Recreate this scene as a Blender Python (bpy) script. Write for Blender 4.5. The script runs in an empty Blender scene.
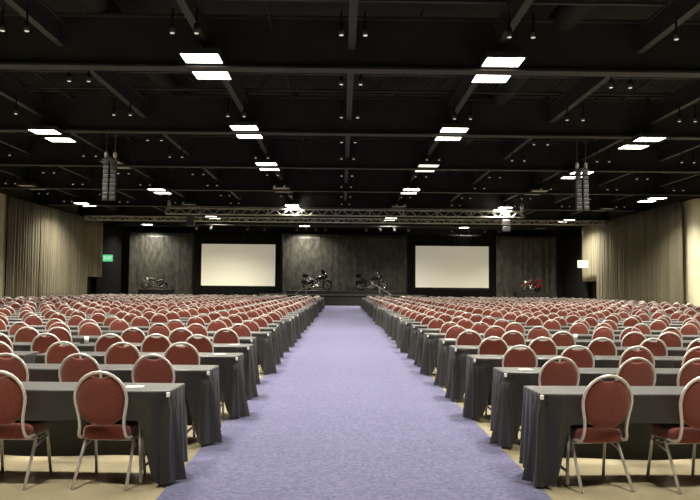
import bpy, math, random
from mathutils import Vector, Matrix, noise
random.seed(7)
PI = math.pi
sc = bpy.context.scene
COL = sc.collection

# ------------------------------------------------------------------ helpers
class MB:
    def __init__(s): s.v = []; s.f = []; s.sm = []
    def add(s, vs, fs, smooth=False, tf=None):
        b = len(s.v)
        s.v += [tuple(tf(Vector(p))) if tf else tuple(p) for p in vs]
        s.f += [tuple(b + i for i in f) for f in fs]
        s.sm += [smooth] * len(fs)
        return s
    def box(s, x0, x1, y0, y1, z0, z1, tf=None):
        vs = [(x0,y0,z0),(x1,y0,z0),(x1,y1,z0),(x0,y1,z0),(x0,y0,z1),(x1,y0,z1),(x1,y1,z1),(x0,y1,z1)]
        return s.add(vs, [(0,3,2,1),(4,5,6,7),(0,1,5,4),(1,2,6,5),(2,3,7,6),(3,0,4,7)], False, tf)
    def bbox(s, x0, x1, y0, y1, z0, z1, b=.01, tf=None):
        """box with chamfered edges"""
        b = min(b, (x1-x0)/2.01, (y1-y0)/2.01, (z1-z0)/2.01)
        def ring(i, z): 
            return [(x0+i,y0+i,z),(x1-i,y0+i,z),(x1-i,y1-i,z),(x0+i,y1-i,z)]
        def ring8(z):
            return [(x0+b,y0,z),(x1-b,y0,z),(x1,y0+b,z),(x1,y1-b,z),(x1-b,y1,z),(x0+b,y1,z),(x0,y1-b,z),(x0,y0+b,z)]
        def ring8i(z):
            return [(x0+b,y0+b,z),(x1-b,y0+b,z),(x1-b,y0+b,z),(x1-b,y1-b,z),(x1-b,y1-b,z),(x0+b,y1-b,z),(x0+b,y1-b,z),(x0+b,y0+b,z)]
        vs = ring8i(z0)+ring8(z0+b)+ring8(z1-b)+ring8i(z1)
        fs = []
        for k in range(3):
            for i in range(8):
                j = (i+1) % 8
                fs.append((k*8+i, k*8+j, k*8+8+j, k*8+8+i))
        fs.append(tuple(reversed(range(8)))); fs.append(tuple(range(24,32)))
        return s.add(vs, fs, False, tf)
    def tube(s, pts, r, n=8, tf=None, closed=False, cap=True):
        P = [Vector(p) for p in pts]; m = len(P)
        R = r if isinstance(r, (list, tuple)) else [r]*m
        T = []
        for i in range(m):
            a = P[i-1] if (i > 0 or closed) else P[i]
            c = P[(i+1) % m] if (i < m-1 or closed) else P[i]
            T.append((c-a).normalized())
        ref = Vector((0,0,1)) if abs(T[0].z) < .9 else Vector((1,0,0))
        u = (ref - T[0]*ref.dot(T[0])).normalized()
        vs = []
        for i in range(m):
            u = (u - T[i]*u.dot(T[i])).normalized(); w = T[i].cross(u)
            for k in range(n):
                a = 2*PI*k/n
                vs.append(P[i] + (u*math.cos(a)+w*math.sin(a))*R[i])
        fs = []
        for i in range(m if closed else m-1):
            j = (i+1) % m
            for k in range(n):
                l = (k+1) % n
                fs.append((i*n+k, i*n+l, j*n+l, j*n+k))
        if cap and not closed:
            fs.append(tuple(reversed(range(n)))); fs.append(tuple(range((m-1)*n, m*n)))
        return s.add(vs, fs, True, tf)
    def lathe(s, prof, n=24, tf=None):
        """prof: (r, z) pairs around local Z"""
        vs = []; m = len(prof)
        for r, z in prof:
            for k in range(n):
                a = 2*PI*k/n; vs.append((r*math.cos(a), r*math.sin(a), z))
        fs = []
        for i in range(m-1):
            for k in range(n):
                l = (k+1) % n
                fs.append((i*n+k, i*n+l, (i+1)*n+l, (i+1)*n+k))
        fs.append(tuple(reversed(range(n)))); fs.append(tuple(range((m-1)*n, m*n)))
        return s.add(vs, fs, True, tf)
    def rings(s, rings, tf=None, smooth=True):
        """loft closed rings (equal length), capped"""
        n = len(rings[0]); vs = [p for r in rings for p in r]; fs = []
        for i in range(len(rings)-1):
            for k in range(n):
                l = (k+1) % n
                fs.append((i*n+k, i*n+l, (i+1)*n+l, (i+1)*n+k))
        fs.append(tuple(reversed(range(n)))); fs.append(tuple(range((len(rings)-1)*n, len(rings)*n)))
        return s.add(vs, fs, smooth, tf)
    def grid(s, nu, nv, fn, tf=None, smooth=True):
        vs = [fn(i/(nu), j/(nv)) for j in range(nv+1) for i in range(nu+1)]
        w = nu+1
        fs = [(j*w+i, j*w+i+1, (j+1)*w+i+1, (j+1)*w+i) for j in range(nv) for i in range(nu)]
        return s.add(vs, fs, smooth, tf)
    def mesh(s, name):
        me = bpy.data.meshes.new(name)
        me.from_pydata(s.v, [], s.f)
        me.polygons.foreach_set('use_smooth', s.sm)
        me.update()
        return me
    def build(s, name, mat, parent=None, kind=None, label=None):
        me = s.mesh(name); me.materials.append(mat)
        return link(name, me, parent, kind, label)

def link(name, data, parent=None, kind=None, label=None):
    o = bpy.data.objects.new(name, data); COL.objects.link(o)
    if parent: o.parent = parent
    if kind: o['kind'] = kind
    if label: o['label'] = label
    return o
def tag(o, label, cat, group=None, kind=None):
    o['label'] = label; o['category'] = cat
    if group: o['group'] = group
    if kind: o['kind'] = kind
    return o
def empty(name, loc=(0,0,0), rz=0):
    o = link(name, None); o.location = loc; o.rotation_euler = (0,0,rz); o.empty_display_size = .1
    return o
def copy_thing(src, loc, rz):
    r = src.copy(); COL.objects.link(r); r.location = loc; r.rotation_euler = (0,0,rz)
    for ch in src.children:
        c = ch.copy(); COL.objects.link(c); c.parent = r
        for g in ch.children:
            d = g.copy(); COL.objects.link(d); d.parent = c
    return r

# ------------------------------------------------------------------ materials
def srgb(r, g, b):
    f = lambda c: (c/255/12.92) if c/255 <= .04045 else ((c/255+.055)/1.055)**2.4
    return (f(r), f(g), f(b), 1)
def material(name, col, rough=.6, metal=0, spec=.5, noise_scale=None, col2=None, bump=0, bump_scale=None, detail=4,
             emit=None, strength=0, sheen=0, coat=0, lo=.35, hi=.65, stretch=None):
    m = bpy.data.materials.new(name); m.use_nodes = True
    nt = m.node_tree; p = nt.nodes['Principled BSDF']
    p.inputs['Base Color'].default_value = col
    p.inputs['Roughness'].default_value = rough
    p.inputs['Metallic'].default_value = metal
    p.inputs['Specular IOR Level'].default_value = spec
    if sheen: 
        p.inputs['Sheen Weight'].default_value = sheen
    if coat: p.inputs['Coat Weight'].default_value = coat
    def coords():
        tc = nt.nodes.new('ShaderNodeTexCoord')
        if stretch:
            mp = nt.nodes.new('ShaderNodeMapping'); mp.inputs['Scale'].default_value = stretch
            nt.links.new(tc.outputs['Object'], mp.inputs['Vector']); return mp.outputs['Vector']
        return tc.outputs['Object']
    if noise_scale:
        n = nt.nodes.new('ShaderNodeTexNoise'); n.inputs['Scale'].default_value = noise_scale
        n.inputs['Detail'].default_value = detail
        nt.links.new(coords(), n.inputs['Vector'])
        r = nt.nodes.new('ShaderNodeValToRGB')
        r.color_ramp.elements[0].color = col; r.color_ramp.elements[0].position = lo
        r.color_ramp.elements[1].color = col2; r.color_ramp.elements[1].position = hi
        nt.links.new(n.outputs['Fac'], r.inputs['Fac'])
        nt.links.new(r.outputs['Color'], p.inputs['Base Color'])
    if bump:
        n = nt.nodes.new('ShaderNodeTexNoise'); n.inputs['Scale'].default_value = bump_scale
        n.inputs['Detail'].default_value = 3
        nt.links.new(coords(), n.inputs['Vector'])
        b = nt.nodes.new('ShaderNodeBump'); b.inputs['Strength'].default_value = bump; b.inputs['Distance'].default_value = .02
        nt.links.new(n.outputs['Fac'], b.inputs['Height'])
        nt.links.new(b.outputs['Normal'], p.inputs['Normal'])
    if emit:
        p.inputs['Emission Color'].default_value = emit; p.inputs['Emission Strength'].default_value = strength
    return m

M = {}
M['concrete'] = material('polished_concrete', srgb(142,132,106), .16, spec=.6, noise_scale=1.1, col2=srgb(186,175,146), detail=8, lo=.3, hi=.7)
M['carpet'] = material('lavender_carpet', srgb(80,80,113), .95, spec=.1, noise_scale=28, col2=srgb(112,111,145), detail=7, bump=.6, bump_scale=160, lo=.3, hi=.7, sheen=.15)
M['cloth'] = material('charcoal_tablecloth', srgb(23,21,20), .42, spec=.85, bump=.12, bump_scale=350, sheen=.15)
M['aluminium'] = material('brushed_aluminium', srgb(198,194,191), .36, metal=.3, noise_scale=40, col2=srgb(211,207,204))
M['fabric'] = material('maroon_upholstery', srgb(100,43,33), .85, spec=.25, noise_scale=130, col2=srgb(130,61,47), bump=.25, bump_scale=300, sheen=.4, detail=2)
M['glide'] = material('black_plastic', srgb(24,24,25), .5)
M['black_drape'] = material('black_drape', srgb(15,15,16), .9, spec=.15, bump=.2, bump_scale=30)
M['grey_drape'] = material('crushed_grey_drape', srgb(30,29,25), .45, spec=.5, noise_scale=3.2, col2=srgb(64,62,53), bump=1.0, bump_scale=6, stretch=(1,1,.5), sheen=.35)
M['taupe_drape'] = material('taupe_drape', srgb(102,96,79), .85, spec=.2, noise_scale=1.2, col2=srgb(122,115,95), stretch=(1,1.6,.08), sheen=.2)
M['cream_paint'] = material('cream_paint', srgb(214,208,180), .7, noise_scale=.8, col2=srgb(224,218,192))
M['wall_paint'] = material('brown_wall_paint', srgb(70,64,52), .8, noise_scale=.6, col2=srgb(80,73,60))
M['dark_wall'] = material('black_wall_paint', srgb(20,20,20), .9, noise_scale=.6, col2=srgb(25,25,25))
M['deck'] = material('black_ceiling_deck', srgb(16,17,19), .9, noise_scale=.7, col2=srgb(26,27,30))
M['steel'] = material('black_painted_steel', srgb(35,36,39), .6, spec=.5, noise_scale=1.5, col2=srgb(44,45,48))
M['steel_light'] = material('grey_painted_steel', srgb(84,83,84), .55, noise_scale=2, col2=srgb(96,95,95))
M['housing'] = material('lamp_housing', srgb(46,46,46), .5)
M['lamp_on'] = material('lit_lamp_diffuser', srgb(240,238,225), .5, emit=(1,.94,.79,1), strength=16)
M['lamp_half'] = material('dimmed_lamp_diffuser', srgb(240,238,225), .5, emit=(1,.94,.79,1), strength=1.6)
M['lamp_off'] = material('unlit_lamp_diffuser', srgb(205,203,192), .4)
M['glint'] = material('downlight_lens', srgb(240,240,240), .3, emit=(1,.95,.86,1), strength=.35)
M['truss'] = material('truss_aluminium', srgb(205,203,196), .4, metal=.35, noise_scale=10, col2=srgb(220,218,210))
M['speaker'] = material('speaker_grey', srgb(40,39,40), .5, noise_scale=30, col2=srgb(50,49,49))
M['speaker_rim'] = material('speaker_edge', srgb(96,94,94), .4)
M['screen'] = material('screen_fabric_added_glow', srgb(240,238,222), .8, noise_scale=.5, col2=srgb(245,243,228), emit=srgb(250,248,240), strength=.17)  # faint glow added to the fabric, brightening it beyond the room lamps
M['stage_black'] = material('black_stage_skirt', srgb(11,11,11), .8, bump=.3, bump_scale=20)
M['stage_top'] = material('stage_deck_top', srgb(24,23,21), .5, noise_scale=4, col2=srgb(34,32,28))
M['stage_edge'] = material('stage_edge_metal', srgb(70,64,52), .45, metal=.3)
M['paper'] = material('white_paper', srgb(236,236,232), .7)
M['rubber'] = material('tyre_rubber', srgb(16,16,17), .75, bump=.3, bump_scale=60)
M['chrome'] = material('chrome', srgb(205,205,205), .2, metal=1, noise_scale=6, col2=srgb(225,225,225))
M['gloss_black'] = material('gloss_black_paint', srgb(12,12,13), .2, coat=.6)
M['leather'] = material('black_leather', srgb(18,17,17), .55, bump=.2, bump_scale=80)
M['red_paint'] = material('red_gloss_paint', srgb(120,26,28), .25, coat=.6)
M['white_paint'] = material('white_gloss_paint', srgb(226,224,216), .3, coat=.5)
M['olive_paint'] = material('dull_olive_paint', srgb(70,64,44), .4, coat=.3)
M['windshield'] = material('smoked_windshield', srgb(30,32,33), .1, spec=.7)
M['lens'] = material('headlamp_glass', srgb(225,226,222), .1, spec=.8)
M['exit_green'] = material('green_lit_sign_face', srgb(60,190,120), .4, emit=srgb(105,220,150), strength=.8)
M['exit_letter'] = material('pale_sign_letters', srgb(230,255,235), .4, emit=srgb(225,255,235), strength=.9)
M['exit_pale'] = material('pale_lit_sign_face', srgb(236,246,210), .4, emit=srgb(238,248,205), strength=1.1)
M['exit_letter_green'] = material('pale_green_sign_letters', srgb(170,215,150), .4, emit=srgb(185,225,160), strength=.75)

# ------------------------------------------------------------------ camera
F = 700.0; CAMZ = 1.6; CX = .12
YAW = math.atan(8/F); PITCH = math.atan(37/F); ROLL = math.radians(.5)
cam_d = bpy.data.cameras.new('camera'); cam = link('camera', cam_d)
cam_d.sensor_width = 36; cam_d.lens = 36*F/700; cam_d.clip_end = 300; cam_d.clip_start = .05
CM = Matrix.Translation((0,0,CAMZ)) @ Matrix.Rotation(-YAW,4,'Z') @ Matrix.Rotation(PI/2+PITCH,4,'X') @ Matrix.Rotation(ROLL,4,'Z')
cam.matrix_world = CM; sc.camera = cam
CI = CM.inverted()
def proj(x, y, z):
    p = CI @ Vector((x,y,z))
    if p.z > -.1: return (-9999,-9999)
    return (350 + F*p.x/-p.z, 250 - F*p.y/-p.z)

ORD = ['zeroth','first','second','third','fourth','fifth','sixth','seventh','eighth','ninth','tenth','eleventh','twelfth','thirteenth',
       'fourteenth','fifteenth','sixteenth','seventeenth','eighteenth','nineteenth','twentieth']
for t in ('twenty','thirty','forty'):
    ORD += [t+'-'+o for o in ORD[1:10]] + [{'twenty':'thirtieth','thirty':'fortieth','forty':'fiftieth'}[t]]

# ------------------------------------------------------------------ room shell
HALF = 21.6; BACK = 67.5; NEAR = -12.0; TOP = 9.6; BEAM = 7.1
def shell(name, x0,x1,y0,y1,z0,z1, m): return MB().box(x0,x1,y0,y1,z0,z1).build(name, m, kind='structure')
shell('floor', CX-HALF-.2, CX+HALF+.2, NEAR-.2, BACK+.2, -.2, 0, M['concrete'])
shell('ceiling', CX-HALF-.2, CX+HALF+.2, NEAR-.2, BACK+.2, TOP, TOP+.2, M['deck'])
shell('wall_left', CX-HALF-.2, CX-HALF, NEAR, BACK, 0, TOP, M['wall_paint'])
shell('wall_right', CX+HALF, CX+HALF+.2, NEAR, BACK, 0, TOP, M['wall_paint'])
shell('wall_back', CX-HALF-.2, CX+HALF+.2, BACK, BACK+.2, 0, TOP, M['dark_wall'])
shell('wall_front', CX-HALF-.2, CX+HALF+.2, NEAR-.2, NEAR, 0, TOP, M['wall_paint'])
# plaster piers that end the nearer wall, where the side curtains begin
for side, s in (('left',-1), ('right',1)):
    pier = MB()
    # rounded aisle-facing edge
    ring = []
    r = .55
    xa = CX+(-20.68 if s < 0 else 20.95); xb = CX+s*HALF
    pts = [(xb,41.2)] + [(xa+s*r-s*r*math.sin(a), 41.2+r-r*math.cos(a)) for a in [k*PI/16 for k in range(9)]] + [(xa,43.0),(xb,43.0)]
    if s > 0: pts = pts[::-1]
    pier.rings([[(x,y,0) for x,y in pts], [(x,y,7.05) for x,y in pts]], smooth=False)
    pier.build('trim_1' if s < 0 else 'trim_2', M['cream_paint'], kind='structure')
# dark doorways at the stage end of each side wall, below the short curtain
for i, s in enumerate((-1, 1)):
    xw = CX+s*(HALF-.03)
    d = MB().box(xw-.03, xw+.03, 56.5, 59.7, 0, 2.3).build('door_%d' % (i+1), M['dark_wall'], kind='structure')
    fr = MB()
    fr.box(xw-.06, xw+.06, 56.4,56.5,0,2.4).box(xw-.06, xw+.06, 59.7,59.8,0,2.4).box(xw-.06, xw+.06, 56.5,59.7,2.3,2.4)
    fr.build('door_frame', M['steel'], d)
    MB().box(xw-s*.07-.02, xw-s*.07+.02, 57.3,59.2,1.0,1.06).build('door_handle', M['steel_light'], d)

# ------------------------------------------------------------------ ceiling steel
BEAMS = [-4.6, 2.8, 10.2, 17.6, 25.1, 32.4, 40.3, 48.7, 57.0, 65.0]
JX = [CX + 3.65*k + .08 for k in range(-5, 6)]
for y in BEAMS:
    b = MB()
    b.box(CX-HALF, CX+HALF, y-.2, y+.2, BEAM, BEAM+.06)            # lower flange
    b.box(CX-HALF, CX+HALF, y-.05, y+.05, BEAM+.06, BEAM+1.3)      # web
    b.box(CX-HALF, CX+HALF, y-.2, y+.2, BEAM+1.3, BEAM+1.36)
    b.build('ceiling_beam', M['steel'], kind='structure')
for i, x in enumerate(JX):
    for y0, y1 in zip(BEAMS[1:-1], BEAMS[2:]):
        j = MB()
        j.box(x-.09, x+.09, y0+.21, y1-.21, BEAM+.48, BEAM+.53)
        j.box(x-.02, x+.02, y0+.21, y1-.21, BEAM+.53, BEAM+1.05)
        j.box(x-.09, x+.09, y0+.21, y1-.21, BEAM+1.05, BEAM+1.09)
        j.build('ceiling_joist', M['steel'], kind='structure')
# open-web bar joists and conduit higher up in the void
for y0, y1 in zip(BEAMS[2:-1], BEAMS[3:]):
    for k in range(1, 4):
        y = y0 + (y1-y0)*k/4
        t = MB()
        t.box(CX-HALF, CX+HALF, y-.05, y+.05, BEAM+1.05, BEAM+1.13)
        t.box(CX-HALF, CX+HALF, y-.05, y+.05, TOP-.5, TOP-.42)
        n = 44; z0 = BEAM+1.13; z1 = TOP-.5
        for q in range(n):
            xa = CX-HALF+2*HALF*q/n; xb = CX-HALF+2*HALF*(q+1)/n
            a, c = ((xa,y,z0),(xb,y,z1)) if q % 2 else ((xa,y,z1),(xb,y,z0))
            t.tube([a,c], .03, 4)
        t.build('roof_truss', M['steel'], kind='structure')
for k in range(10):
    x = CX - 18 + 4*k + random.uniform(-.5,.5)
    dct = MB(); z = 8.55+.25*(k % 2)
    if k % 3 == 0: dct.tube([(x,9,z),(x,66,z)], .35, 14)
    else: dct.tube([(x,9,z-.3),(x,66,z-.3)], .05, 8)
    dct.build('ceiling_duct' if k % 3 == 0 else 'ceiling_pipe', M['deck'], kind='structure')

# ------------------------------------------------------------------ ceiling lamps
LX = [-17.9, -10.55, -3.48, 3.92, 11.25, 18.35]
def panel_protos(m):
    e = empty('ceiling_lamp')
    w, d = .455, .365
    h = MB()
    h.box(-w-.03, w+.03, -d-.03, d+.03, .06, .14)
    for (a,b_,c,d_) in ((-w-.03,-w,-d-.03,d+.03),(w,w+.03,-d-.03,d+.03),(-w,w,-d-.03,-d),(-w,w,d,d+.03)):
        h.box(a,b_,c,d_,0,.06)
    h.build('housing', M['housing'], e)
    MB().add([(-w,-d,.02),(w,-d,.02),(w,d,.02),(-w,d,.02)], [(0,3,2,1)]).build('diffuser', m, e)
    MB().tube([(0,0,.14),(0,0,.3)], .02, 8).build('stem', M['steel'], e)
    if m is M['lamp_on']:
        ld = bpy.data.lights.new('lamp_light', 'AREA'); ld.shape = 'RECTANGLE'; ld.size = 2*w-.04; ld.size_y = 2*d-.04
        ld.color = (1,.94,.79); ld.energy = 330; ld.spread = math.radians(138)
        lo = link('lamp_light', ld, e); lo.location = (0,0,.012)
    return e
protos = {k: panel_protos(M['lamp_'+k]) for k in ('on','half','off')}
used = set()
_sl = []
def stage_light(d):
    if not _sl:
        c = d.copy(); c.energy = d.energy*1.7; _sl.append(c)
    return _sl[0]
def lamp_state(bi, li):
    # bi: beam index counted from the camera side of the photo (b1 = 17.6 m)
    if bi <= 2: return 'on'
    if bi == 3: return {0:'on',1:'off',2:'on',3:'half',4:'on',5:'on'}[li]
    return 'on' if (bi + li) % 2 == 1 else 'off'
WORD = {'on':'bright lit','half':'faintly glowing','off':'unlit grey'}
LINE = ['outermost lamp line on the green sign side','second lamp line on the green sign side','lamp line just left of the aisle',
        'lamp line just right of the aisle','second lamp line on the pale sign side','outermost lamp line on the pale sign side']
LINE = ['first','second','third','fourth','fifth','sixth']
for bi, y in enumerate(BEAMS):
    b = bi - 2
    for li, x in enumerate(LX):
        st = lamp_state(b, li)
        if b > 0 and not (-135 < proj(x, y, BEAM)[0] < 835): continue
        if b < -1 or (b <= 0 and li in (0, 5)) or (b == -1 and li not in (2, 3)): continue
        for q, dy in ((0,-.68),(1,.68)):
            if (b == 7 and q == 1) or (b == -1 and q == 0): continue
            p = protos[st]
            o = p if st not in used else copy_thing(p, (0,0,0), 0)
            used.add(st)
            if b in (6,7) and st == 'on':
                for c in o.children:
                    if c.type == 'LIGHT': c.data = stage_light(c.data)
            hx, hz = {(2,1):(.1,-.17),(2,4):(-.4,-.2),(3,4):(-.3,-.2),(4,5):(-.35,-.3),(4,1):(0,-.1)}.get((b,li),(0,.05))
            o.location = (x+hx, y+dy+(2.0 if (b,li) == (3,0) else 0), BEAM+hz)  # unseen leftmost pair shifted behind its beam to brighten the left pier
            if b >= 1:
                lab = '%s ceiling lamp panel %s the %s beam ahead, %s lamp line from the left' % (WORD[st], ('before','behind')[q], ORD[b], LINE[li])
            else:
                lab = 'ceiling lamp panel above the viewer, %s beam back, %s line, %s' % (ORD[1-b], LINE[li], ('rear','front')[q])
            tag(o, lab, 'lamp', 'ceiling lamp panels')
for k in protos:
    if k not in used:
        for c in list(protos[k].children): bpy.data.objects.remove(c)
        bpy.data.objects.remove(protos[k])

# small downlights in pairs either side of the joists
dl = empty('downlight')
MB().lathe([(.06,.0),(.06,.20),(.02,.22),(.02,.54)], 16).build('can', M['glide'], dl)
MB().lathe([(.048,-.01),(.048,.0)], 16).build('lens', M['glint'], dl)
first = True
DY = [14.9, 18.6, 22.3, 26.2, 29.6, 34.2, 38.0, 42.2, 46.0]
for yi, y in enumerate(DY):
    for ji, x in enumerate(JX):
        for s in (-1, 1):
            px, py = proj(x+s*.26, y, BEAM-.02)
            if not (2 < px < 698 and py > 2): continue
            if any(abs(x+s*.26-lx) < .7 for lx in LX) and any(abs(abs(y-by)-.68) < .55 for by in BEAMS): continue
            o = dl if first else copy_thing(dl, (0,0,0), 0)
            first = False
            o.location = (x+s*.26, y, BEAM-.05)
            tag(o, 'small black downlight %s the %s ceiling joist from the left, %s downlight row ahead' % ('left of' if s < 0 else 'right of', ORD[ji+1], ORD[yi+1]), 'downlight', 'small downlights under the ceiling joists')

# ------------------------------------------------------------------ carpet
def carpet_fn(m): pass
MB().box(CX-1.485, CX+1.485, -6, 59.3, 0, .012).build('carpet_runner', M['carpet'])
tag(bpy.data.objects['carpet_runner'], 'long lavender carpet runner down the central aisle to the stage', 'carpet')

# ------------------------------------------------------------------ chairs
def yh(z): return -.222 - (z-.47)*.165
def hoop_pts(n=1.0):
    R = .205; zc = .715
    half = [(.190,.165,.385),(.193,-.08,.385),(.193,-.15,.387),(.190,-.195,.402),(.185,-.217,.43),(.178,yh(.47),.47),(.176,yh(.51),.51),(.180,yh(.56),.56),(.191,yh(.62),.62),(.201,yh(.67),.67)]
    arc = []
    for k in range(0, 13):
        a = PI*k/12
        z = zc+R*math.sin(a)
        arc.append((R*math.cos(a), yh(z), z))
    return half + arc + [(-x,y,z) for x,y,z in reversed(half)]
def pad_outline(n=44):
    """oval back pad with a scooped hand grip at the top"""
    out = []
    for k in range(n):
        a = 2*PI*k/n - PI/2
        x = .197*math.cos(a); 
        zc = .70; s = math.sin(a)
        if s >= 0: z = zc + .207*s
        else: z = zc + .205*math.copysign(abs(s)**.82, s); x = .197*math.copysign(abs(math.cos(a))**.80, math.cos(a))*(1-.10*min(1,(-s))**2)
        if s > .6:   # grip scoop
            z -= .034*math.exp(-(x/.06)**4)
        out.append((x, z))
    return out
def chair_back(lo=False):
    mb = MB(); ol = pad_outline(20 if lo else 44); cx, cz = 0, .69
    prof = [(.0,.014),(.55,.014),(.86,.010),(.97,.004),(1.0,-.006),(.97,-.016),(.86,-.024),(.5,-.028),(.0,-.028)]
    if lo: prof = [(.9,.010),(1.0,-.006),(.85,-.024)]
    rings = []
    for sc_, d in prof:
        sc_ = max(sc_, .02)
        rings.append([(cx+(x-cx)*sc_, yh(cz+(z-cz)*sc_)-d, cz+(z-cz)*sc_) for x,z in ol])
    # d>0 -> towards viewer (-y); order so that faces point outwards
    mb.rings(rings[::-1])
    return mb
def chair_seat(lo=False):
    mb = MB(); n = 16 if lo else 40
    def ring(s, z):
        r = []
        for k in range(n):
            a = 2*PI*k/n
            c, t = math.cos(a), math.sin(a)
            x = .205*math.copysign(abs(c)**.42, c); y = .205*math.copysign(abs(t)**.42, t)
            x *= 1 + .07*(y/.205)
            r.append((x*s, y*s+.012, z + .012*(y*s+.2)/.4))
        return r
    pr = [(.90,.372),(.97,.378),(1.0,.400),(1.0,.430),(.975,.455),(.92,.470),(.76,.481),(.4,.487),(.05,.488)]
    if lo: pr = [(.95,.375),(1,.41),(.96,.465),(.6,.485)]
    mb.rings([ring(s,z) for s,z in pr])
    return mb
LEGS = [((sx*.196,-.03,.378),(sx*.213,-.25,0)) for sx in (-1,1)] + [((sx*.196,.15,.380),(sx*.208,.215,0)) for sx in (-1,1)]
def chair_leg(a, b, n=10):
    c = Vector(a).lerp(Vector(b), .12)
    return MB().tube([a, c, (b[0],b[1],.004)], .0125, n)
def make_chair():
    e = empty('banquet_chair')
    chair_seat().build('seat', M['fabric'], e)
    chair_back().build('backrest', M['fabric'], e)
    MB().tube(hoop_pts(), .0125, 10).build('back_frame', M['aluminium'], e)
    for a, b in LEGS:
        l = chair_leg(a, b).build('leg', M['aluminium'], e)
    for sx in (-1,1):
        ra = Vector(LEGS[0][0]).lerp(Vector(LEGS[0][1]), .24); fa = Vector(LEGS[2][0]).lerp(Vector(LEGS[2][1]), .10)
        ra.x = abs(ra.x)*sx; fa.x = abs(fa.x)*sx
        MB().tube([ra, fa], .008, 8).build('side_brace', M['aluminium'], e)
        br = MB()
        br.tube([(sx*.196,-.015,.352),(sx*.203,.02,.345),(sx*.200,.05,.362),(sx*.203,.08,.345),(sx*.196,.115,.362)], .005, 6)
        br.build('stacking_bracket', M['aluminium'], e)
    MB().tube([(-.197,-.045,.350),(.197,-.045,.350)], .009, 8).build('stretcher', M['aluminium'], e)
    return e
def make_far_chair():
    e = empty('banquet_chair')
    chair_seat(True).build('seat', M['fabric'], e)
    chair_back().build('backrest', M['fabric'], e)
    f = MB().tube(hoop_pts(), .0095, 8)
    for a, b in LEGS: f.tube([a,(b[0],b[1],.004)], .0125, 6)
    f.build('frame', M['aluminium'], e)
    return e
def stuff_chair():
    fab = MB(); 
    a = chair_seat(True); b = chair_back(True)
    fab.add(a.v, a.f, True); fab.add(b.v, b.f, True)
    met = MB(); hp = hoop_pts(); met.tube(hp[4:-4:2], .013, 5)
    for a, b in LEGS: met.tube([a,b], .0125, 4)
    return fab, met

PITCH_Y = 1.41; ROW1 = 5.82; NROW = 36
TAB_L = 2.44; TAB_END = 1.475
def chair_xs(side, row):
    """distance from the aisle axis of each chair of one row (three to a table, unevenly spaced)"""
    rnd = random.Random(row*17+side*5)
    base = {(-1,1):[1.985,2.775],(1,1):[1.955,2.725],
            (-1,2):[1.945,2.67,3.37],(1,2):[2.015,2.78,3.38],
            (-1,3):[2.03,2.71,3.42,4.2],(1,3):[2.0,2.70,3.41,4.14],
            (-1,4):[2.08,2.70,3.33,4.21,4.87],(1,4):[2.01,2.68,3.52,4.22,4.9]}.get((side,row))
    if base: return base
    out = []
    for t in range(8):
        x0 = TAB_END + t*(TAB_L+.02)
        for k in range(3):
            u = [.50,1.18,1.90][k] + rnd.uniform(-.07,.07)
            if t % 2 and k == 0: u += .12
            out.append(x0+u)
    return out
chairs = []
for row in range(1, NROW+1):
    y = ROW1 + (row-1)*PITCH_Y
    for side in (-1, 1):
        for k, d in enumerate(chair_xs(side, row)):
            if d > 18.9: continue
            if row in (19,) and d > 12: continue
            x = CX + side*d
            rnd = random.Random(row*1000+side*100+k)
            yy = y + (rnd.uniform(-.03,.03) if row > 1 else 0)
            chairs.append((row, side, k+1, x, yy, rnd.uniform(-.07,.07) if row > 2 else {-1:-.05,1:.13}[side]))
def in_frame(x, y, m=0):
    px = proj(x, y, .75)[0]; hw = F*.22/y
    return -hw-m < px < 700+hw+m
vis = [c for c in chairs if in_frame(c[3], c[4], -6)]
IND = vis[:300]; 
last = IND[-1]; 
SIDE = {-1:'left', 1:'right'}
cfull = make_chair(); cfar = make_far_chair(); u1 = u2 = False
for (row, side, k, x, y, rz) in IND:
    if row <= 5:
        o = copy_thing(cfull, (x,y,0), rz) if u1 else cfull; u1 = True
    else:
        o = copy_thing(cfar, (x,y,0), rz) if u2 else cfar; u2 = True
    o.location = (x,y,0); o.rotation_euler = (0,0,rz)
    tag(o, 'maroon round-backed banquet chair, %s from the carpet in %s row, %s of the carpet' % (ORD[k], ORD[row], SIDE[side]), 'chair', 'banquet chairs in rows facing the stage')
indset = set((c[0],c[1],c[2]) for c in IND)
fabm, metm = stuff_chair()
FA, ME = MB(), MB()
for c in chairs:
    row, side, k, x, y, rz = c
    if (row,side,k) in indset or row < last[0] or not in_frame(x, y, 40): continue
    R = Matrix.Translation((x,y,0)) @ Matrix.Rotation(rz,4,'Z')
    FA.add(fabm.v, fabm.f, True, lambda p: R @ p); ME.add(metm.v, metm.f, True, lambda p: R @ p)
bs = len(FA.v); nf = len(FA.f)
FA.v += ME.v; FA.f += [tuple(bs+i for i in f) for f in ME.f]; FA.sm += ME.sm
st = FA.build('distant_seating', M['fabric'])
st.data.materials.append(M['aluminium'])
st.data.polygons.foreach_set('material_index', [0]*nf + [1]*(len(FA.f)-nf))
tag(st, 'mass of maroon banquet chairs in the distant rows before the stage', 'chairs', kind='stuff')

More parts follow.
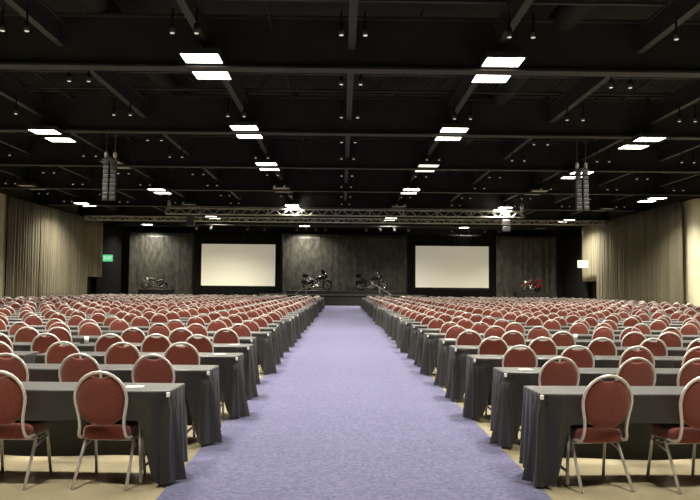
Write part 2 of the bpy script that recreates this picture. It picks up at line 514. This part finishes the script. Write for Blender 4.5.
# ------------------------------------------------------------------ tables and tablecloths
TW = .46; ZT = .755
def cloth_mesh(aisle, seed, res=1.0):
    """aisle: -1 / +1 = which local x end faces the aisle and carries the pinned, gathered corner; 0 = inner table"""
    rnd = random.Random(seed)
    L = TAB_L; hx, hy = L/2, TW/2; r = .02
    per = []   # (x, y, nx, ny, tag, s)   clockwise from front-left:   front edge is y=-hy
    def line(x0,y0,x1,y1,nx,ny,n,t):
        for k in range(n):
            f = k/n; per.append((x0+(x1-x0)*f, y0+(y1-y0)*f, nx, ny, t))
    def corner(cx_,cy_,a0,t,n=6):
        for k in range(n):
            a = a0+PI/2*k/n; per.append((cx_+r*math.cos(a), cy_+r*math.sin(a), math.cos(a), math.sin(a), t))
    nF, nE = int(110*res), int(26*res)
    line(-hx+r,-hy,hx-r,-hy,0,-1,nF,'front'); corner(hx-r,-hy+r,-PI/2,'c')
    line(hx,-hy+r,hx,hy-r,1,0,nE,'end+'); corner(hx-r,hy-r,0,'c')
    line(hx-r,hy,-hx+r,hy,0,1,nF//2,'back'); corner(-hx+r,hy-r,PI/2,'c')
    line(-hx,hy-r,-hx,-hy+r,-1,0,nE,'end-'); corner(-hx+r,-hy+r,PI,'c')
    N = len(per); NV = int(14*res)
    ph = [rnd.uniform(0,6.28) for _ in range(6)]
    vs = []; 
    mb = MB()
    ring_top = [(x-nx*.010, y-ny*.010, ZT) for x,y,nx,ny,t in per]
    rings = [ring_top, [(x+nx*.001, y+ny*.001, ZT-.006) for x,y,nx,ny,t in per]]
    cxn, cyn = aisle*hx, -hy
    def sm(a, b, t): t = max(0,min(1,(t-a)/(b-a))); return t*t*(3-2*t)
    for j in range(1, NV+1):
        v = j/NV; ring = []
        for x,y,nx,ny,t in per:
            front_hem = .515 + .006*math.sin(x*5+ph[0]); back_hem = .12+.01*math.sin(x*4+ph[1])
            # hem blends along y at the ends
            fy = (y+hy)/TW
            hem = front_hem if t == 'front' else back_hem if t == 'back' else front_hem+(back_hem-front_hem)*sm(0,1,fy)
            flare = .012; amp = .004; wl = 14; phase = ph[2]
            s_along = x*1.0 + y*1.0
            if t == 'end+' and aisle != 1 or t == 'end-' and aisle != -1:
                flare = .0; amp = 0; hem = max(hem, .45)
            pin = 0
            if aisle:
                dc = abs(x-cxn) + (y-cyn)        # distance along the edge from the pinned corner
                atend = (x-cxn)*aisle > -.03
                if t in ('front','c') or atend:
                    g = 1-sm(.08,.27,dc) if not atend else 1
                    g2 = 1-sm(.0,.26,dc)
                    low = .03 + .07*sm(0,.4,dc) + rnd.uniform(-.003,.003)
                    hem = hem + (low-hem)*g
                    amp = amp + (.014*g + .042*g2)
                    flare = .012 + .02*g + .05*g2*(.3+.7*v)
                    pin = g2
                    wl = 14 + 46*g
                    s_along = dc if atend else -dc
            z = ZT-.006 - (ZT-.006-hem)*v
            off = flare*v + amp*(v**.7)*(1-2*abs(math.sin(s_along*wl*.5+phase+.5*math.sin(v*2.2)))**1.3) + amp*.4*v*math.sin(s_along*wl*1.7+ph[3]+v)
            if not aisle or t == 'back': off = max(off, .001)
            off -= .030*pin*math.exp(-((v-.08)/.07)**2)
            ox, oy = nx, ny
            # next rows' chairs need room: nothing swings far outwards
            ring.append((x+ox*off, y+oy*off, z))
        rings.append(ring)
    n = N
    vs = [p for rg in rings for p in rg]
    fs = []
    for i in range(len(rings)-1):
        for k in range(n):
            l = (k+1) % n
            fs.append((i*n+l, i*n+k, (i+1)*n+k, (i+1)*n+l))
    mb.add(vs, fs, True)
    mb.add(ring_top, [tuple(range(n))], False)
    return mb.mesh('tablecloth')
def add_mat(me, m): me.materials.append(m); return me
CL = {a: [add_mat(cloth_mesh(a, 11+7*i+a, 1.0), M['cloth']) for i in range(3 if a else 2)] for a in (-1,0,1)}
CLF = {a: add_mat(cloth_mesh(a, 5+a, .45), M['cloth']) for a in (-1,0,1)}
clipm = MB().bbox(-.013,.013,-.011,.011,-.026,.012,.004); clip_me = add_mat(clipm.mesh('clip'), M['paper'])
# folding table, hidden under its cloth but for the leg frames near the floor
def table_proto():
    e = empty('folding_table')
    MB().bbox(-TAB_L/2+.012, TAB_L/2-.012, -TW/2+.012, TW/2-.012, .715, .746, .006).build('tabletop', M['stage_top'], e)
    for sx in (-1,1):
        for sy in (-1,1):
            MB().tube([(sx*.95, sy*.17, .715),(sx*.98, sy*.175, .03),(sx*.98,sy*.175,.005)], .014, 8).build('leg', M['aluminium'], e)
        MB().tube([(sx*.976,-.175,.12),(sx*.976,.175,.12)], .011, 8).build('leg_brace', M['aluminium'], e)
    return e
tab = None
cells = []
for row in range(1, NROW+1):
    yt = ROW1 + (row-1)*PITCH_Y + .045
    for side in (-1,1):
        for t in range(7):
            if row == 19 and t >= 4: continue
            rnd = random.Random(row*77+side*3+t)
            d0 = TAB_END + t*(TAB_L+.02)
            jit = rnd.uniform(-.07,.06) if row > 4 and t == 0 else {(2,-1):.05,(3,-1):.12,(4,-1):.07,(2,1):.04}.get((row,side),0) if t == 0 else 0
            x = CX + side*(d0 + TAB_L/2)
            # nearest end to the axis decides visibility
            xa = CX + side*d0
            if not (0 < proj(xa, yt, .75)[0] < 700): continue
            cells.append((row, side, t, x + jit, yt))
def table_y(yt): return yt - .04 + TW/2 - .18 + .0
fars = MB(); nind = 0
for (row, side, t, x, yt) in cells:
    y = yt + .045
    a = (-side) if t == 0 else 0
    near = row <= 9
    shows = t == 0 or row <= 20
    if shows:
        if near: me = CL[a][(row+t) % len(CL[a])]
        else: me = CLF[a]
        rz = {1:-.028,2:-.016}.get(row,0)*-side
        y += abs(rz)*TAB_L/2 if t == 0 else abs(rz)*TAB_L*1.5
        o = link('tablecloth', me); o.location = (x, y, 0); o.rotation_euler = (0,0,rz); nind += 1
        tag(o, 'charcoal tablecloth on the %s table from the carpet, %s row, %s of the carpet' % (ORD[t+1], ORD[row], SIDE[side]), 'tablecloth', 'charcoal tablecloths on the rows of tables')
        if t == 0 and row <= 12:
            c = link('clip', clip_me, o, label='white clip pinning the corner'); c.location = (a*(TAB_L/2-.02), -TW/2-.004, ZT-.022)
        if row <= 3:
            tt = table_proto() if tab is None else copy_thing(tab, (0,0,0), 0)
            if tab is None: tab = tt
            tt.location = (x, y, 0); tt.rotation_euler = (0,0,rz)
            tag(tt, 'folding table under charcoal cloth, %s from the carpet, %s row, %s of the carpet' % (ORD[t+1], ORD[row], SIDE[side]), 'table', 'folding tables under the cloths')
    else:
        me = CLF[a]
        fars.add([tuple(v.co) for v in me.vertices], [tuple(p.vertices) for p in me.polygons], True, lambda p: Vector((p.x+x, p.y+y, p.z)))
if fars.v:
    o = fars.build('distant_tablecloth', M['cloth'])
    tag(o, 'charcoal table covers of the distant rows, mostly behind chair backs', 'tablecloths', kind='stuff')
print('chairs', len(vis), len(chairs), 'last row', last[0], 'tables', len(cells), nind)

# papers and small things lying on the tables
def paper(x, y, rz, w, h, label):
    o = MB().box(-w/2,w/2,-h/2,h/2,0,.004).build('notepaper', M['paper'])
    o.location = (x, y, ZT+.001); o.rotation_euler = (0,0,rz)
    tag(o, label, 'paper', 'papers left on the tables')
def on_table(row, side, d, dy=0.0): return (CX+side*d, ROW1+(row-1)*PITCH_Y+.09+dy)
for row, side, d, dy, rz, lab in ((1,-1,1.83,-.02,.1,'white paper slip on the front table by the corner chair, left of the carpet'),
        (3,-1,1.62,.0,.2,'white paper slip at the carpet end of the third row, left of the carpet'),
        (4,-1,1.66,.02,-.1,'small white paper on the fourth row table end, left of the carpet'),
        (2,1,1.80,.0,.1,'white paper slip on the second row table end, right of the carpet'),
        (5,1,1.66,.0,.0,'small white paper on the fifth row table end, right of the carpet')):
    x, y = on_table(row, side, d, dy); paper(x, y, rz, .14, .09, lab)
def tumbler(x, y, label):
    o = MB().lathe([(.028,0),(.034,.10),(.031,.10),(.026,.008)], 14).build('tumbler', M['lens'])
    o.location = (x,y,ZT+.001); tag(o, label, 'glass', 'tumblers left on the tables')
def bowl(x, y, label):
    o = MB().lathe([(.03,0),(.06,.035),(.055,.035),(.028,.006)], 16).build('candy_dish', M['glide'])
    o.location = (x,y,ZT+.001); tag(o, label, 'dish', 'small dark dishes on the tables')
for row, side, d, dy, fn, lab in ((4,-1,3.78,.02,tumbler,'clear tumbler between two chairs on the fourth row table, left of the carpet'),
        (6,1,3.66,.0,bowl,'small dark dish between chair backs on the sixth row table, right of the carpet'),
        (5,1,3.75,.02,tumbler,'clear tumbler between chair backs on the fifth row table, right of the carpet')):
    x, y = on_table(row, side, d, dy); fn(x, y, lab)

# ------------------------------------------------------------------ drapes
def drape(name, mat, p0, p1, z0, z1, amp, wl, seed, label, cat='curtain', group=None, parent=None, step=.045, rows=7, swell=0):
    """pleated hanging cloth from p0 to p1 (plan points); faces the side on the right hand of p0->p1"""
    rnd = random.Random(seed)
    a = Vector((p0[0],p0[1],0)); b = Vector((p1[0],p1[1],0)); L = (b-a).length; d = (b-a)/L; n = Vector((d.y,-d.x,0))
    nu = max(4, int(L/step)); mb = MB()
    def fn(u, v):
        s = u*L
        ph = 2*PI*s/wl + 2.2*noise.noise(Vector((s*.9, seed, 0)))*2 
        w = math.sin(ph)
        fold = amp*(.55+.45*v)*(math.copysign(abs(w)**.7, w)) + amp*.8*noise.noise(Vector((s*2.1, seed+3, v*1.3)))
        z = z1 + (z0-z1)*v
        p = a + d*(s + .02*noise.noise(Vector((s*1.5, v*3, seed)))) + n*(fold + swell*v*v)
        return (p.x, p.y, z)
    mb.grid(nu, rows, fn)
    o = mb.build(name, mat, parent)
    sol = o.modifiers.new('thickness', 'SOLIDIFY'); sol.thickness = .008
    if not parent: tag(o, label, cat, group)
    return o
for s, nm, sign in ((-1,'left','green'),(1,'right','pale')):
    xw = CX+s*20.5
    ys = [42.7 if s < 0 else 42.15, 47.3, 51.6, 56.4]
    for k in range(3):
        p0, p1 = (xw, ys[k]+.02), (xw, ys[k+1]-.02)
        if s > 0: p0, p1 = p1, p0
        drape('side_curtain', M['taupe_drape'], p1, p0, .03, 6.95, .07, .36, 20+k+s*5, 'tall taupe pleated curtain on the %s side wall, %s one from the pier' % (nm, ORD[k+1]), 'curtain', 'taupe curtains on the side walls')
    p0, p1 = (xw+s*.05, 56.45), (xw+s*.05, 59.9)
    if s > 0: p0, p1 = p1, p0
    drape('short_curtain', M['taupe_drape'], p1, p0, 2.25, 6.95, .06, .36, 31+s, 'short taupe curtain ending above the dark doorway on the %s side wall' % nm, 'curtain', 'taupe curtains on the side walls')
    # black return between the side wall and the backdrop
    drape('black_curtain', M['black_drape'], *([(CX-20.95, 59.7),(CX-20.95, 66.3)] if s < 0 else [(CX+20.95, 66.3),(CX+20.95, 59.7)]), .03, 6.9, .05, .3, 41+s, 'black curtain hanging in the corner behind the %s exit sign' % sign, 'curtain', 'black curtains at the room corners')
for k, (x0, x1, lab) in enumerate(((-20.0,-14.0,'crushed grey backdrop curtain between the green exit sign and a screen'),
                              (-6.05,6.05,'wide crushed grey backdrop curtain behind the stage motorcycles'),
                              (13.9,20.3,'crushed grey backdrop curtain behind the red and white motorcycle'))):
    drape('backdrop_curtain', M['grey_drape'], (x0,66), (x1,66), .03, 6.55, .022, .9, 50+k, lab, 'curtain', 'crushed grey backdrop curtains', rows=14)

# ------------------------------------------------------------------ screens with black dress drapes
def screen(xc, lab, seed):
    Y = 64.0; w, h, zb = 6.72, 3.80, 1.62
    e = empty('projection_screen', (xc, Y, 0))
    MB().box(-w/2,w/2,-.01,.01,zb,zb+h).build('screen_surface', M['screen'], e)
    f = MB(); t = .06
    for b in ((-w/2-t,-w/2,zb-t,zb+h+t),(w/2,w/2+t,zb-t,zb+h+t),(-w/2,w/2,zb-t,zb),(-w/2,w/2,zb+h,zb+h+t)):
        f.box(b[0],b[1],-.03,.03,b[2],b[3])
    f.build('frame', M['stage_black'], e)
    for sx in (-1,1):
        drape('side_drape', M['black_drape'], (sx*(w/2+.36)-.34,.08), (sx*(w/2+.36)+.34,.08), .03, zb+h+1.05, .04, .22, seed+sx, '', parent=e)
        MB().tube([(sx*(w/2+.2),.25,0),(sx*(w/2+.2),.25,zb+h+1.0)], .03, 8).build('upright', M['steel'], e)
    drape('valance', M['black_drape'], (-w/2-.02,.06), (w/2+.02,.06), zb+h+.05, zb+h+1.05, .03, .25, seed+4, '', parent=e)
    drape('skirt', M['black_drape'], (-w/2-.02,.06), (w/2+.02,.06), .03, zb-.05, .03, .25, seed+5, '', parent=e)
    tag(e, lab, 'screen', 'blank projection screens either side of the stage')
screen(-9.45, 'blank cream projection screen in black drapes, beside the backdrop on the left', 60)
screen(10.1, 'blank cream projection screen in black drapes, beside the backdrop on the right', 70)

# ------------------------------------------------------------------ stage
st = empty('stage', (CX, 60.0, 0))
MB().bbox(-7.2,7.2,0,5.4,.86,.93,.01).build('lower_deck', M['stage_top'], st)
MB().box(-7.2,7.2,-.03,-.002,.86,.93).build('edge_strip', M['stage_edge'], st)
MB().box(-7.15,7.15,.03,5.35,.0,.86).build('lower_skirt', M['stage_black'], st)
MB().bbox(-5.0,5.6,1.3,5.3,1.19,1.25,.01).build('upper_deck', M['stage_top'], st)
MB().box(-4.95,5.55,1.34,5.25,.93,1.19).build('upper_skirt', M['stage_black'], st)
tag(st, 'low black two-level stage at the end of the carpet', 'stage')
for s, nm in ((-1,'left'),(1,'right')):
    e = empty('stage_stairs', (CX+s*2.75, 59.5, 0))
    for k in range(4):
        z = .93 - .1860*(k+1)
        MB().bbox(min(s*k*.3,s*(k+1)*.3), max(s*k*.3,s*(k+1)*.3), -.4,.42, z-.04, z, .008).build('tread', M['stage_top'], e)
    for y in (-.42,.40):
        MB().add([(0,y,0),(s*1.25,y,0),(0,y,.72),(0,y+.03,0),(s*1.25,y+.03,0),(0,y+.03,.72)],[(0,1,2),(3,5,4),(0,3,4,1),(1,4,5,2),(2,5,3,0)]).build('stringer', M['stage_black'], e)
    r = MB(); r.tube([(s*1.35,-.4,.98),(s*1.25,-.4,1.02),(s*0,-.4,1.78),(s*-.1,-.4,1.80)], .028, 8); r.build('handrail', M['speaker_rim'], e)
    for xx, z0, z1 in ((1.15,.1,1.06),(.35,.55,1.56)):
        MB().tube([(s*xx,-.4,z0),(s*xx,-.4,z1)], .024, 8).build('rail_post', M['steel_light'], e)
    tag(e, 'steep stage stairs with a slanting metal handrail, %s of the carpet' % nm, 'stairs', 'stairs up to the stage')
for s, xa, xb, lab in ((-1,-18.2,-15.2,'black display plinth under the motorcycle near the green exit sign'),(1,15.75,18.85,'black display plinth under the red and white motorcycle')):
    e = empty('display_plinth', ((xa+xb)/2, 63.6, 0)); w = (xb-xa)/2
    MB().bbox(-w,w,-.8,.8,1.2,1.26,.01).build('top', M['stage_top'], e)
    MB().box(-w+.03,w-.03,-.77,.77,0,1.2).build('skirt', M['stage_black'], e)
    tag(e, lab, 'plinth', 'black display plinths')

# ------------------------------------------------------------------ motorcycles
def motorcycle(loc, rz, paint, accent, label, shield=True, bags=True, size=1.0):
    e = empty('motorcycle', loc, rz); e.scale = (size,)*3         # faces +x
    WB = .80
    for x, r, w in ((-WB,.33,.15),(WB,.34,.12)):
        R = Matrix.Translation((x,0,r)) @ Matrix.Rotation(PI/2,4,'X')
        t = MB().lathe([(r*.66,-w*.4),(r*.85,-w*.5),(r*.97,-w*.3),(r,0),(r*.97,w*.3),(r*.85,w*.5),(r*.66,w*.4)], 32, lambda p: R @ p)
        t.f = t.f[:-2]; t.sm = t.sm[:-2]
        wt = t.build('wheel', M['rubber'], e)
        rm = MB()
        prof = [(r*.60,-w*.3),(r*.70,-w*.36),(r*.70,w*.36),(r*.60,w*.3)]
        rm.lathe(prof, 32, lambda p: R @ p); rm.f = rm.f[:-2]; rm.sm = rm.sm[:-2]
        rm.lathe([(.05,-w*.45),(.05,w*.45)], 12, lambda p: R @ p)
        for k in range(9):
            a = 2*PI*k/9
            rm.tube([R @ Vector((0.04*math.cos(a),.04*math.sin(a),0)), R @ Vector((r*.63*math.cos(a),r*.63*math.sin(a),0))], .014, 6)
        rm.build('rim', M['chrome'], wt)
    f = MB(); 
    f.tube([(.52,0,.86),(.45,0,.62),(.40,0,.25),(-.30,0,.23),(-.42,0,.55),(-.35,0,.70),(.1,0,.78),(.50,0,.84)], .03, 8)
    for s in (-1,1): f.tube([(-.35,s*.10,.32),(-WB,s*.10,.33)], .025, 8)
    f.build('frame', M['gloss_black'], e)
    eng = MB()
    eng.bbox(-.22,.28,-.17,.17,.22,.44,.04)
    for a in (-.38,.38):
        T = Matrix.Translation((.03,0,.40)) @ Matrix.Rotation(a,4,'Y')
        for k in range(7): eng.lathe([(.10,.02+k*.038),(.10,.04+k*.038)], 16, lambda p: T @ p)
        eng.lathe([(.075,0),(.075,.30)], 14, lambda p: T @ p)
        eng.lathe([(.09,.29),(.08,.34),(.03,.36)], 14, lambda p: T @ p)
    eng.build('engine', M['chrome'], e)
    tank = MB(); rr = []
    for x, w, h, z in ((-.14,.05,.05,.80),(-.08,.12,.10,.82),(.08,.16,.13,.86),(.25,.17,.14,.89),(.38,.12,.11,.90),(.44,.04,.05,.91)):
        rr.append([(x, w*math.cos(2*PI*k/16), z+h*math.sin(2*PI*k/16)) for k in range(16)])
    tank.rings(rr); tank.build('fuel_tank', paint, e)
    seat = MB(); rr = []
    for x, w, h, z in ((-.80,.06,.05,.86),(-.74,.14,.07,.85),(-.55,.15,.07,.83),(-.40,.17,.07,.76),(-.22,.15,.06,.74),(-.10,.07,.05,.77)):
        rr.append([(x, w*math.cos(2*PI*k/16), z+h*math.sin(2*PI*k/16)) for k in range(16)])
    seat.rings(rr); seat.build('seat', M['leather'], e)
    for x, r, a0, a1, w in ((-WB,.38,.1,2.9,.10),(WB,.385,.5,2.6,.075)):
        fd = MB()
        def fn(u, v, x=x, r=r, a0=a0, a1=a1, w=w):
            a = a0+(a1-a0)*u; q = (v-.5)*2
            rad = r - .05*q*q
            return (x+rad*math.cos(a), q*w, (.33 if x < 0 else .34)+rad*math.sin(a))
        fd.grid(18, 6, fn); o = fd.build('fender', paint, e)
        m = o.modifiers.new('thickness','SOLIDIFY'); m.thickness = .012
    for s in (-1,1):
        MB().tube([(WB,s*.10,.34),(.62,s*.10,.78),(.55,s*.09,.95)], [.03,.028,.022], 10).build('fork', M['chrome'], e)
        MB().tube([(.10,s*.16,.36),(.05,s*.19,.25),(-.3,s*.20,.24),(-.5,s*.20,.25),(-1.05,s*.21,.30)], [.025,.03,.045,.05,.05], 12).build('exhaust', M['chrome'], e)
        if bags:
            rr = []
            for x, h in ((-1.10,.06),(-1.05,.13),(-.8,.15),(-.55,.14),(-.48,.07)):
                rr.append([(x, s*.25+.09*math.copysign(abs(math.cos(2*PI*k/16))**.5,math.cos(2*PI*k/16)), .60+h*math.copysign(abs(math.sin(2*PI*k/16))**.5,math.sin(2*PI*k/16))) for k in range(16)])
            MB().rings(rr if s > 0 else rr).build('saddlebag', paint, e)
        MB().tube([(.40,s*.36,1.10),(.42,s*.44,1.24)], .008, 6).build('mirror_stem', M['chrome'], e)
        R = Matrix.Translation((.42,s*.46,1.27)) @ Matrix.Rotation(PI/2,4,'Y')
        MB().lathe([(.03,-.012),(.055,0),(.03,.012)], 16, lambda p: R @ p).build('mirror', M['chrome'], e)
    MB().tube([(.28,-.44,1.04),(.40,-.34,1.08),(.52,-.12,1.0),(.53,0,.98),(.52,.12,1.0),(.40,.34,1.08),(.28,.44,1.04)], .017, 8).build('handlebar', M['chrome'], e)
    R = Matrix.Translation((.66,0,.92)) @ Matrix.Rotation(PI/2,4,'Y')
    hl = MB().lathe([(.03,-.14),(.10,-.08),(.12,.02),(.12,.05)], 20, lambda p: R @ p).build('headlight', accent, e)
    MB().lathe([(.11,.048),(.08,.066),(.02,.072)], 20, lambda p: R @ p).build('headlight_glass', M['lens'], hl)
    if shield:
        rr = MB()
        def fn(u, v):
            a = (u-.5)*2
            w = .26*(1-.25*v*v)
            return (.66 - .20*v - .10*a*a, a*w, 1.02+.46*v-.06*a*a*v)
        rr.grid(12, 8, fn); o = rr.build('windshield', M['windshield'], e)
        m = o.modifiers.new('thickness','SOLIDIFY'); m.thickness = .008
        fa = MB(); rg = []
        for x, w, h in ((.50,.30,.17),(.60,.30,.17),(.70,.22,.14),(.77,.06,.06)):
            rg.append([(x, w*math.cos(2*PI*k/20), .97+h*math.sin(2*PI*k/20)) for k in range(20)])
        fa.rings(rg); fa.build('fairing', paint, e)
    MB().bbox(-1.16,-1.10,-.07,.07,.58,.66,.01).build('tail_light', M['red_paint'], e)
    MB().tube([(-.05,.12,.22),(-.12,.28,.01)], .012, 6).build('kickstand', M['chrome'], e)
    if bags:
        MB().bbox(-1.15,-.80,-.2,.2,.92,1.16,.06).build('tour_box', paint, e)
    tag(e, label, 'motorcycle', 'motorcycles on show')
    return e
motorcycle((-2.2,63.6,1.25), -.45, M['gloss_black'], M['chrome'], 'black touring motorcycle on the stage behind the left handrail', size=1.3)
motorcycle((2.75,63.6,1.25), -.30, M['gloss_black'], M['chrome'], 'black touring motorcycle on the stage behind the right handrail', size=1.3)
motorcycle((-16.9,63.6,1.26), PI+.35, M['olive_paint'], M['white_paint'], 'olive motorcycle with pale headlight on the plinth near the green exit sign', shield=False, bags=False)
motorcycle((17.2,63.6,1.26), PI+.5, M['red_paint'], M['white_paint'], 'red and white motorcycle on the plinth near the pale exit sign', shield=False, bags=True)

# ------------------------------------------------------------------ exit signs
def exit_sign(loc, face, letters, label):
    e = empty('exit_sign', loc)
    w, h = .42, .29
    MB().bbox(-w-.02,w+.02,0,.09,-h-.02,h+.02,.015).build('housing', M['steel_light'], e)
    MB().box(-w,w,-.012,-.001,-h,h).build('sign_face', face, e)
    MB().tube([(0,.045,h+.02),(0,.045,BEAM-loc[2])], .012, 8).build('hanging_rod', M['steel'], e)
    c = bpy.data.curves.new('lettering', 'FONT'); c.body = 'EXIT'; c.size = .36; c.align_x = 'CENTER'; c.align_y = 'CENTER'; c.extrude = .003
    c.materials.append(letters)
    tmp = bpy.data.objects.new('lettering', c); COL.objects.link(tmp)
    me = bpy.data.meshes.new_from_object(tmp.evaluated_get(bpy.context.evaluated_depsgraph_get()))
    bpy.data.objects.remove(tmp); me.name = 'lettering'
    if not me.materials: me.materials.append(letters)
    t = link('lettering', me, e); t.location = (0,-.016,0); t.rotation_euler = (PI/2,0,0)
    tag(e, label, 'exit sign', 'lit exit signs')
exit_sign((-20.1,60.3,3.9), M['exit_green'], M['exit_letter'], 'green lit EXIT sign hanging in the dark corner by the taupe curtain')
exit_sign((19.78,57.2,3.64), M['exit_pale'], M['exit_letter_green'], 'pale lit EXIT sign hanging in the corner opposite the green one')

# ------------------------------------------------------------------ trusses, hoists, speakers
def box_truss(loc, L, s, label):
    e = empty('lighting_truss', loc)
    for y in (-s/2, s/2):
        for z in (-s/2, s/2):
            MB().tube([(-L/2,y,z),(L/2,y,z)], .032, 8).build('chord', M['truss'], e)
    w = MB(); n = int(L/(s*1.15))
    for k in range(n):
        a = -L/2+L*k/n; b = -L/2+L*(k+1)/n
        for y in (-s/2, s/2):
            w.tube([(a,y,-s/2 if k % 2 else s/2),(b,y,s/2 if k % 2 else -s/2)], .017, 5)
        for z in (-s/2, s/2):
            w.tube([(a,-s/2 if k % 2 else s/2,z),(b,s/2 if k % 2 else -s/2,z)], .015, 5)
        if k % 5 == 0:
            for y in (-s/2,s/2): w.tube([(a,y,-s/2),(a,y,s/2)], .03, 6)
    w.build('lattice', M['truss'], e)
    for q in range(5):
        xx = -L/2+.4 + (L-.8)*q/4
        MB().tube([(xx,0,s/2),(xx,0,TOP-loc[2])], .012, 6).build('hanging_cable', M['steel'], e)
    tag(e, label, 'truss', 'aluminium lighting trusses')
box_truss((.25,48.0,6.70), 24.7, .40, 'long bright aluminium box truss hung in front of the stage')
box_truss((.3,53.2,6.66), 39.6, .30, 'longest dim box truss hanging just beyond the bright one')
def hoist(x, y, z0, z1, label):
    e = empty('chain_hoist', (x,y,z0))
    MB().lathe([(.09,0),(.12,.06),(.12,.30),(.08,.38)], 14).build('motor', M['truss'], e)
    MB().tube([(0,0,.38),(0,0,z1-z0)], .015, 6).build('chain', M['steel_light'], e)
    MB().lathe([(.05,-.12),(.09,-.06),(.06,0)], 10).build('hook', M['chrome'], e)
    tag(e, label, 'hoist', 'chain hoists lifting the truss')
hoist(-11.9,48.0,7.06,8.5,'pale chain hoist on the near end of the bright truss, left end')
hoist(12.4,48.0,7.06,8.5,'chain hoist at the far right end of the bright truss')
def line_array(loc, n, w, h, cols, label, rz=0, top=8.2):
    e = empty('line_array_speaker', loc, rz)
    for c in range(cols):
        xo = (c-(cols-1)/2)*(w+.07)
        for k in range(n):
            T = Matrix.Translation((xo, -.012*(k**1.5)*.3, -h*(k+.5))) @ Matrix.Rotation(.018*k,4,'X')
            cb = MB().bbox(-w/2,w/2,-.14,.14,-h/2+.008,h/2-.008,.015, tf=lambda p: T @ p).build('cabinet', M['speaker'], e)
            MB().box(-w/2+.012,w/2-.012,-.148,-.142,h/2-.05,h/2-.022, tf=lambda p: T @ p).build('grille_edge', M['speaker_rim'], cb)
    W = cols*(w+.07)/2
    fr = MB()
    fr.box(-W,W,-.12,-.06,.0,.07).box(-W,W,.06,.12,.0,.07).box(-.05,.05,-.2,.2,.07,.13)
    fr.build('flying_frame', M['steel_light'], e)
    for sx in (-1,1):
        MB().lathe([(.05,.13),(.07,.16),(.07,.32),(.04,.36)], 12, lambda p: p+Vector((sx*W*.6,0,0))).build('motor', M['truss'], e)
        MB().tube([(sx*W*.6,0,.36),(sx*W*.6,0,top-loc[2])], .012, 6).build('chain', M['steel_light'], e)
    tag(e, label, 'loudspeaker', 'hanging line array speakers')
line_array((-8.93,26.8,6.35), 9, .20, .17, 2, 'tall twin-column line array speaker hanging on the left of the hall', .12)
line_array((9.38,27.2,6.20), 9, .20, .17, 2, 'tall twin-column line array speaker hanging on the right of the hall', -.12)
def small_array(x, y, z, label, m):
    e = empty('hanging_speaker', (x,y,z))
    for k in range(2):
        MB().bbox(-.28,.28,-.2,.2,-.42*(k+1)+.02,-.42*k-.02,.04).build('cabinet', m, e)
    MB().box(-.25,.25,-.05,.05,0,.06).build('bracket', M['steel_light'], e)
    MB().tube([(0,0,.06),(0,0,7.1-z)], .015, 6).build('cable', M['steel_light'], e)
    tag(e, label, 'loudspeaker', 'small speakers hanging by the truss')
small_array(-10.7,49.4,6.62,'pair of small grey speaker boxes hanging behind the bright truss, left part', M['speaker_rim'])
small_array(11.7,49.6,6.45,'pair of small black speaker boxes hanging behind the bright truss, right part', M['glide'])
# spotlight pipe over the stage
e = empty('lighting_pipe', (.4,58.6,6.72))
MB().tube([(-14,0,0),(14,0,0)], .035, 8).build('pipe', M['steel_light'], e)
for x in (-13,-6.5,0,6.5,13): MB().tube([(x,0,0),(x,0,1.2)], .012, 6).build('hanger', M['steel_light'], e)
tag(e, 'thin black pipe with hangers holding small spotlights before the backdrop', 'pipe')
sp = None
SPX = (-12.6,-11.4,-8.3,-6.9,-4.2,-3.4,-2.6,-1.8,1.6,2.8,4.0,5.2,8.8,10.2,11.6,12.8)
for k, x in enumerate(SPX):
    if sp is None:
        o = sp = empty('spotlight')
        T = Matrix.Rotation(2.3,4,'X')
        MB().lathe([(.06,-.16),(.09,-.12),(.09,.12),(.12,.18)], 14, lambda p: T @ p + Vector((0,0,-.22))).build('can', M['speaker'], sp)
        MB().lathe([(.10,.175),(.10,.182)], 14, lambda p: T @ p + Vector((0,0,-.22))).build('lens', M['windshield'], sp)
        MB().tube([(-.11,0,-.22),(-.11,0,-.04),(0,0,0),(.11,0,-.04),(.11,0,-.22)], .012, 6).build('yoke', M['steel_light'], sp)
    else: o = copy_thing(sp, (0,0,0), 0)
    o.location = (.4+x, 58.6, 6.68)
    tag(o, 'small stage spotlight, %s from the left on the pipe before the backdrop' % ORD[k+1], 'spotlight', 'spotlights on the pipe')

# ------------------------------------------------------------------ light & colour management
w = bpy.data.worlds.new('world'); sc.world = w; w.use_nodes = True
w.node_tree.nodes['Background'].inputs['Color'].default_value = (0,0,0,1)
w.node_tree.nodes['Background'].inputs['Strength'].default_value = 0
sc.view_settings.view_transform = 'Standard'; sc.view_settings.look = 'None'
sc.view_settings.gamma = 1; sc.view_settings.use_curve_mapping = False
sc.view_settings.exposure = 0.0
sc.cycles.max_bounces = 8; sc.cycles.diffuse_bounces = 5; sc.cycles.glossy_bounces = 4
sc.cycles.sample_clamp_indirect = 4
sc.cycles.use_denoising = True
